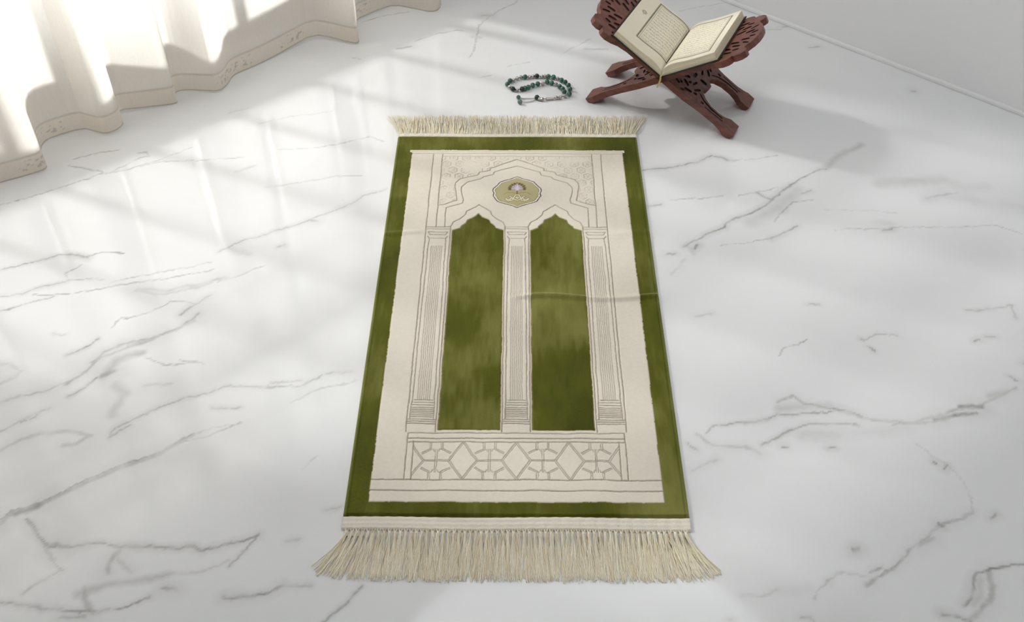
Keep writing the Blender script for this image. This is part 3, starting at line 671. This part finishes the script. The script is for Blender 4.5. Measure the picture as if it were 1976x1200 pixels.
def carve():
    M, H = [], []
    for sg in (-1, 1):
        # legs: long grooves and leaves
        M.append([(-.20, sg * .0575), (-.16, sg * .0575), (-.13, sg * .052), (-.108, sg * .041), (-.112, sg * .047), (-.13, sg * .057), (-.16, sg * .0625), (-.20, sg * .061)])
        M.append([(-.205, sg * .0655), (-.17, sg * .068), (-.14, sg * .0685), (-.14, sg * .071), (-.17, sg * .0705), (-.205, sg * .068)])
        for k, (s, a, l, w, an) in enumerate([(-.098, .040, .012, .0035, .9), (-.075, .062, .013, .0035, .2), (-.06, .044, .012, .0035, -.5), (-.082, .026, .010, .003, 1.2), (-.052, .024, .011, .0035, .5), (-.036, .060, .010, .003, -.3), (-.034, .040, .009, .003, .6)]):
            M.append(leaf(s, sg * a, l, w, sg * an))
        H += [leaf(-.060, sg * .0735, .0075, .0034, .3 * sg, 10), leaf(-.098, sg * .0545, .0060, .0032, .4 * sg, 10), leaf(-.068, sg * .034, .0060, .0032, .8 * sg, 10), leaf(-.046, sg * .0535, .0060, .0030, -.4 * sg, 10), leaf(-.128, sg * .0640, .0060, .0030, .1 * sg, 10)]
        # wings: fan of leaves
        for s, a, l, w, an in [(.125, .072, .012, .003, .3), (.178, .085, .010, .003, -.2), (.165, .066, .014, .0035, .5), (.195, .068, .013, .0035, .2), (.215, .060, .010, .003, .0), (.185, .048, .015, .0035, .4), (.21, .042, .014, .0035, .3), (.235, .036, .012, .003, .5), (.20, .024, .015, .0035, .3), (.228, .018, .014, .0035, .2), (.16, .044, .012, .003, .3), (.165, .022, .012, .003, .3), (.245, .009, .010, .0028, .2)]:
            M.append(leaf(s, sg * a, l, w, sg * an))
        H.append(leaf(.166, sg * .0835, .0070, .0032, .4 * sg, 10))
    M.append(leaf(-.10, 0, .012, .004, 0)); M.append(leaf(-.07, 0, .010, .004, math.pi / 2))
    M = [[(s, a * 1.235) for s, a in q] for q in M]; H = [[(s, a * 1.235) for s, a in q] for q in H]
    return M, H
def pip(p, poly):
    x, y = p; r = False; n = len(poly)
    for k in range(n):
        (ax, ay), (bx, by) = poly[k], poly[(k + 1) % n]
        if (ay > y) != (by > y) and x < (bx - ax) * (y - ay) / (by - ay) + ax: r = not r
    return r
def densify(P4, h=.008):
    o = []
    for k in range(len(P4)):
        a, b = np.array(P4[k]), np.array(P4[(k + 1) % len(P4)]); n = max(1, int(np.linalg.norm(b - a) / h))
        o += [tuple(a + (b - a) * q / n) for q in range(n)]
    return o
def board(side):
    """side +1: right wing and left feet; -1: mirrored"""
    M, H = carve(); outl = densify(OUT); loops = [outl] + H + M
    # drop carvings that would touch each other
    pts2, edges = [], []
    for lp in loops:
        b0 = len(pts2); pts2 += [Vector(p) for p in lp]; edges += [(b0 + k, b0 + (k + 1) % len(lp)) for k in range(len(lp))]
    vv, ee, ff, ov, oe, of = delaunay_2d_cdt(pts2, edges, [], 0, 1e-5)
    top = TK / 2; dep = .0035; VV, FF, MI = [], [], []
    def cls(c):
        if not pip(c, outl): return 0
        for h in H:
            if pip(c, h): return 0
        for q in M:
            if pip(c, q): return 2
        return 1
    C_ = [cls((sum(vv[i].x for i in f) / len(f), sum(vv[i].y for i in f) / len(f))) for f in ff]
    lev = {1: top, 2: top - dep}
    idx = {}
    def vid(i, z):
        if (i, z) not in idx: idx[(i, z)] = len(VV); VV.append((vv[i].x, vv[i].y, z))
        return idx[(i, z)]
    emap = {}
    for f, c in zip(ff, C_):
        for k in range(len(f)):
            emap.setdefault((f[k], f[(k + 1) % len(f)]), c)
    for f, c in zip(ff, C_):
        if c == 0: continue
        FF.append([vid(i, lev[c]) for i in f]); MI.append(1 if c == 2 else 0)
        FF.append([vid(i, -lev[c]) for i in f][::-1]); MI.append(1 if c == 2 else 0)
        for k in range(len(f)):
            i, j = f[k], f[(k + 1) % len(f)]; o = emap.get((j, i), 0)
            if o == 0:
                FF.append([vid(i, lev[c]), vid(i, -lev[c]), vid(j, -lev[c]), vid(j, lev[c])]); MI.append(0)
            elif c == 1 and o == 2:
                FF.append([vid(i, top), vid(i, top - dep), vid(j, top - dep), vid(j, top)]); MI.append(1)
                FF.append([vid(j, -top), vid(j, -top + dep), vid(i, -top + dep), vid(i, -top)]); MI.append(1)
    W = []
    for s, a, z in VV:
        b = side * (s * CT - z * ST); h = PZ + s * ST + z * CT
        W.append((b, a, max(h, .0004)))
    if side < 0: FF = [f[::-1] for f in FF]
    me = bpy.data.meshes.new('board'); me.from_pydata(W, [], FF); me.validate(); me.update()
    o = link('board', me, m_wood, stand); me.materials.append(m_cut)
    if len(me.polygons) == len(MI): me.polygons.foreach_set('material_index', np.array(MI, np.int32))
    bv = o.modifiers.new('bevel', 'BEVEL'); bv.width = .0013; bv.segments = 2; bv.limit_method = 'ANGLE'; bv.angle_limit = math.radians(50); bv.use_clamp_overlap = True
    return o
tag(board(1), 'carved board with the left feet and the right wing'); tag(board(-1), 'carved board with the right feet and the left wing')

# ------------------------------------------------------------------ open book on the stand
BZ = PZ + TK / 2 / CT + .0006
book = empty('open_book', (SO[0], SO[1], 0), SRZ)
tag(book, 'open cream-paged book with lines of script resting on the wooden stand', 'book')
A0, A1, BW = -.116, .132, .172
m_cover = simple_mat('dark_leather', srgb(40, 32, 28), .5, noise=.2, scale=200, bump=.2)
m_page, N, L, P = new_mat('printed_paper'); at = N.new('ShaderNodeAttribute'); at.attribute_name = 'dye'
L.new(at.outputs['Color'], P.inputs['Base Color']); P.inputs['Roughness'].default_value = .7; P.inputs['Specular IOR Level'].default_value = .25
def BP(side, s, h, a):            # s along the board from the fold, h above the board's face
    return (side * (s * CT - h * ST), a, BZ + s * ST + h * CT)
# cover: two boards and a spine in one V-shaped sheet
prof = []
CTK = .003
for s in np.linspace(BW + .005, .004, 12): prof.append((-1, s))
for s in np.linspace(.004, BW + .005, 12): prof.append((1, s))
bm = bmesh.new(); rows = []
for a in (A0 - .004, A1 + .004):
    rows.append(([bm.verts.new(BP(sd, s, .0, a)) for sd, s in prof], [bm.verts.new(BP(sd, s, CTK, a)) for sd, s in prof]))
(lo0, up0), (lo1, up1) = rows
for k in range(len(prof) - 1):
    bm.faces.new((lo0[k], lo0[k + 1], lo1[k + 1], lo1[k])); bm.faces.new((up0[k], up1[k], up1[k + 1], up0[k + 1]))
    bm.faces.new((lo0[k], up0[k], up0[k + 1], lo0[k + 1])); bm.faces.new((lo1[k], lo1[k + 1], up1[k + 1], up1[k]))
for k in (0, -1): bm.faces.new((lo0[k], lo1[k], up1[k], up0[k]))
tag(bm_obj('cover', bm, m_cover, book), 'thin dark cover')
def page_block(side, T, seed):
    rg = np.random.default_rng(seed)
    g = Grid(0, BW, 0, A1 - A0, .00075)
    g.WX = g.X + .0008 * (fbm(g.X * 300, g.Y * 300, seed, 2) - .5); g.WY = g.Y + .0008 * (fbm(g.X * 300, g.Y * 300, seed + 5, 2) - .5)
    ink = np.zeros(g.X.shape); fr1 = np.zeros(g.X.shape)
    PH = A1 - A0
    x0, x1, y0, y1 = (.012, .122, .042, PH - .009) if side < 0 else (.014, .150, .022, PH - .018)
    bx = [(x0, y0), (x1, y0), (x1, y1), (x0, y1), (x0, y0)]
    g.stroke(fr1, bx, .0023, .9, .3); g.stroke(fr1, [(x1, y0), (x1, y1)], .0024, .9, .3)
    bx2 = [(x0 + .006, y0 + .006), (x1 - .006, y0 + .006), (x1 - .006, y1 - .006), (x0 + .006, y1 - .006), (x0 + .006, y0 + .006)]
    g.stroke(fr1, bx2, .0007, .7, .4)
    nl = 14; lx0, lx1 = x0 + .010, x1 - .010
    for k in range(nl):                               # lines of flowing script
        yb = y1 - .016 - k * (y1 - y0 - .028) / (nl - 1); x = lx1
        while x > lx0 + .004:
            w = rg.uniform(.004, .013); n = max(3, int(w / .0022)); P4 = []
            for q in range(n + 1): P4.append((x - w * q / n, yb + rg.choice([0, .0006, .0018, -.0012]) * rg.uniform(.6, 1.3)))
            P4[-1] = (P4[-1][0], yb - rg.uniform(0, .0025)); g.stroke(ink, P4, .00055, .85, .5, margin=.002)
            if rg.random() < .6: xx = x - w * rg.random(); g.stroke(ink, [(xx, yb), (xx + .0004, yb + .0042)], .0005, .85, .5, margin=.002)
            for _ in range(rg.integers(0, 3)):
                xx = x - w * rg.random(); yy_ = yb + rg.choice([-.003, .0035, .0045]); g.stroke(ink, [(xx, yy_), (xx + .0006, yy_)], .0005, .8, .5, margin=.002)
            x -= w + rg.uniform(.0008, .0022)
    orn = np.zeros(g.X.shape)
    if side < 0:                                      # round marginal ornament
        cx, cy = .145, PH * .62
        for rr, w in ((.0068, .0011), (.0036, .0007)):
            g.stroke(orn, [(cx + rr * math.cos(t), cy + rr * math.sin(t)) for t in np.linspace(0, 2 * math.pi, 25)], w, .8, .4)
        for t in np.linspace(0, 2 * math.pi, 9): g.stroke(orn, [(cx + .002 * math.cos(t), cy + .002 * math.sin(t)), (cx + .006 * math.cos(t), cy + .006 * math.sin(t))], .0005, .7, .4)
        g.stroke(orn, [(cx, cy - .007), (cx, cy - .0115)], .0009, .7, .4)
    paper = np.array(srgb(244, 235, 213)); inkc = np.array(srgb(84, 76, 58)); frc = np.array(srgb(96, 90, 66))
    col = np.tile(paper, g.X.shape + (1,)) * (1 + .05 * (fbm(g.X * 40, g.Y * 40, seed + 9, 3) - .5))[..., None]
    for msk, c, s in ((ink, inkc, .8), (fr1, frc, .9), (orn, frc, .9)):
        k = (msk * s)[..., None]; col = col * (1 - k) + c * k
    def hgt(x): return CTK + .0006 + T * (1 - np.exp(-(x + .0018) / .013)) * (1 + .22 * np.exp(-((x - .045) / .035) ** 2)) - T * .0 * x
    hx = hgt(g.X) + .0006 * np.sin(g.Y * 20) * g.X / BW
    b = side * (g.X * CT - hx * ST); z = BZ + g.X * ST + hx * CT
    if True: b = side * np.maximum(side * b, .0004 + 0 * g.X) if False else b
    # stop the two halves at the fold
    b = np.where(side * b < .0006, side * .0006, b)
    top = np.stack([b, A0 + g.Y, z], -1)
    V = top.reshape(-1, 3); Q = grid_faces(g.nx, g.ny); cs = col.reshape(-1, 3)
    # edges: front, fore-edge and back as ruled strips showing the leaves
    def strip(ids, xs_):
        nonlocal V, Q, cs
        nl_ = 9; lay = []
        lo = np.array([BP(side, max(x, .002), CTK + .0004, V[i][1]) for x, i in zip(xs_, ids)])
        lo[:, 0] = np.where(side * lo[:, 0] < .0006, side * .0006, lo[:, 0])
        b0 = len(V); n = len(ids); hi = V[ids]
        for q in range(nl_ + 1):
            t = q / nl_; p = hi * (1 - t) + lo * t; p = p + np.random.default_rng(seed + q).normal(0, .00018, 3) * (0 < q < nl_)
            V = np.vstack([V, p]); cs = np.vstack([cs, np.tile(paper * (.80 + .18 * (q % 2)) * np.array([1, .97, .9]), (n, 1))])
        Q = np.vstack([Q, grid_faces(nl_ + 1, n) + b0])
    I = lambda i, j: i * g.ny + j
    strip(np.array([I(i, 0) for i in range(g.nx)]), g.xs); strip(np.array([I(i, g.ny - 1) for i in range(g.nx)]), g.xs)
    strip(np.array([I(g.nx - 1, j) for j in range(g.ny)]), np.full(g.ny, BW))
    return link('page_block', np_mesh('page_block', V, Q, True, cs), m_page, book)
tag(page_block(-1, .0175, 101), 'left pages with framed script and round margin ornament'); tag(page_block(1, .021, 202), 'right pages with framed script')
# ribbon
m_rib = simple_mat('pale_gold_ribbon', srgb(206, 188, 112), .5, noise=.1, scale=300)
rp_ = [(.0, -.08, BZ + .011), (.0, -.110, BZ + .010), (.0, -.121, BZ + .007), (.0005, -.1225, BZ - .004), (-.002, -.1235, BZ - .016), (-.006, -.1245, BZ - .028)]
bm = bmesh.new(); pv = None
for x, a, z in rp_:
    c = [bm.verts.new((x + dx, a + dy, z)) for dx, dy in ((-.0022, 0), (.0022, 0), (.0022, -.0007), (-.0022, -.0007))]
    if pv:
        for k in range(4): bm.faces.new((pv[k], pv[(k + 1) % 4], c[(k + 1) % 4], c[k]))
    else: bm.faces.new(c[::-1])
    pv = c
bm.faces.new(pv); tag(bm_obj('bookmark_ribbon', bm, m_rib, book), 'pale gold bookmark ribbon hanging from the fold')

# ------------------------------------------------------------------ prayer beads
bc = ground(1040, 172)
beads = empty('prayer_beads', (bc[0], bc[1], 0))
tag(beads, 'looped string of green and silver prayer beads on the floor left of the stand', 'prayer beads')
def bead_mat(name, c1, c2, rough, metal):
    m = simple_mat(name, c1, rough, metal, 0, 90)
    r = [n for n in m.node_tree.nodes if n.type == 'VALTORGB'][0]
    r.color_ramp.elements[0].color = tuple(c1) + (1,); r.color_ramp.elements[1].color = tuple(c2) + (1,); return m
m_green = bead_mat('green_agate', srgb(26, 68, 56), srgb(84, 134, 114), .16, 0)
m_dark = bead_mat('dark_agate', srgb(16, 32, 28), srgb(40, 72, 60), .14, 0)
m_silv = simple_mat('silver', srgb(196, 188, 182), .25, 1.0, .05, 200)
m_pink = simple_mat('rose_silver', srgb(206, 178, 176), .35, .6, .05, 200)
m_grey = bead_mat('grey_agate', srgb(74, 92, 88), srgb(130, 146, 140), .2, 0)
m_cord = simple_mat('bead_cord', srgb(90, 100, 92), .8, noise=.1)
BL = [('G',1712,630),('G',1728,520),('G',1690,425),('G',1615,352),('G',1525,305),('S',1440,268),('G',1335,232),('G',1215,218),('S',1130,212),('S',1055,218),('D',940,208),('S',845,215),('S',762,232),('G',658,228),('S',560,235),('S',465,262),('S',380,305),('G',300,322),('G',238,400),
      ('S',285,465),('D',368,515),('S',465,538),('D',585,515),('G',650,498),('G',735,472),('G',840,425),('G',960,393),('P',1080,385),('G',1182,345),('G',1290,372),('S',1395,400),('G',1480,455),('G',1550,510),('G',1590,580),('S',1610,680),('S',1495,712),('S',1400,722),('T',1250,748),('S',1060,757),('S',1005,752),('D',940,715)]
RAD = {'G': .0073, 'D': .0073, 'S': .0057, 'P': .0064, 'T': .005}
MT = {'G': m_green, 'D': m_dark, 'S': m_silv, 'P': m_pink}
def sphere_me(name, r, mat, facet=False):
    bm = bmesh.new(); bmesh.ops.create_uvsphere(bm, u_segments=20 if not facet else 10, v_segments=14 if not facet else 7, radius=r)
    me = bpy.data.meshes.new(name); bm.to_mesh(me); bm.free()
    if not facet: me.polygons.foreach_set('use_smooth', np.ones(len(me.polygons), bool))
    me.materials.append(mat); return me
SM = {k: sphere_me('bead', RAD[k], MT[k], facet=(k in 'SP')) for k in 'GDSP'}
def bpos(X_, Y_, r):
    g_ = ground(960 + X_ / 12.35, 130 + Y_ / 12.35, r); return (g_[0] - bc[0], g_[1] - bc[1], r + .0003)
cord = []
for t, X_, Y_ in BL:
    p = bpos(X_, Y_, RAD[t]); cord.append(p)
    if t == 'T':
        a, b = bpos(1160, 757, .004), bpos(1335, 742, .004)
        me = np_mesh('bar_bead', *tubes([(np.linspace(a, b, 8), .0042, .0036)], 12)); o = link('bar_bead', me, m_silv, beads); tag(o, 'long silver bar bead'); continue
    o = bpy.data.objects.new('bead', SM[t]); COL.objects.link(o); o.parent = beads; o.location = p
    o.rotation_euler = (random.random() * 3, random.random() * 3, random.random() * 3)
    lab = {'D': 'dark green stone bead', 'S': 'faceted silver bead', 'P': 'rose tinted silver bead'}.get(t)
    if lab: o['label'] = lab
cp = np.array(cord); t_ = np.linspace(0, len(cp) - 1, 240)
cpts = np.stack([np.interp(t_, np.arange(len(cp)), cp[:, k]) for k in range(3)], -1)
link('cord', np_mesh('cord', *tubes([(cpts, .0011, .0011)], 6)), m_cord, beads)
for k, (path, end, em, er) in enumerate([([(930,730),(850,738),(740,742),(620,742),(540,725)], (500,712), m_green, .0062), ([(935,745),(870,790),(800,812),(700,822),(600,826)], (535,822), m_grey, .0072)]):
    pp = np.array([bpos(*q, .0022) for q in path]); t_ = np.linspace(0, len(pp) - 1, 16)
    cc_ = np.stack([np.interp(t_, np.arange(len(pp)), pp[:, q]) for q in range(3)], -1)
    stn = []
    for q in range(len(cc_) - 1):                     # little links
        mid = (cc_[q] + cc_[q + 1]) / 2; dv = (cc_[q + 1] - cc_[q]); l = np.linalg.norm(dv); dv /= l; nn = np.array([-dv[1], dv[0], 0]) if q % 2 else np.array([0, 0, 1.0])
        ang = np.linspace(0, 2 * math.pi, 11)
        stn.append((mid + np.outer(np.cos(ang), dv) * l * .62 + np.outer(np.sin(ang), nn) * .0014, .00055, .00055))
    link('chain', np_mesh('chain', *tubes(stn, 5)), m_silv, beads)
    e = bpos(*end, er); o = link('end_bead', sphere_me('end_bead', er, em), None, beads); o.location = e
    tag(o, ['green end bead of the tail', 'grey end bead of the tail'][k])
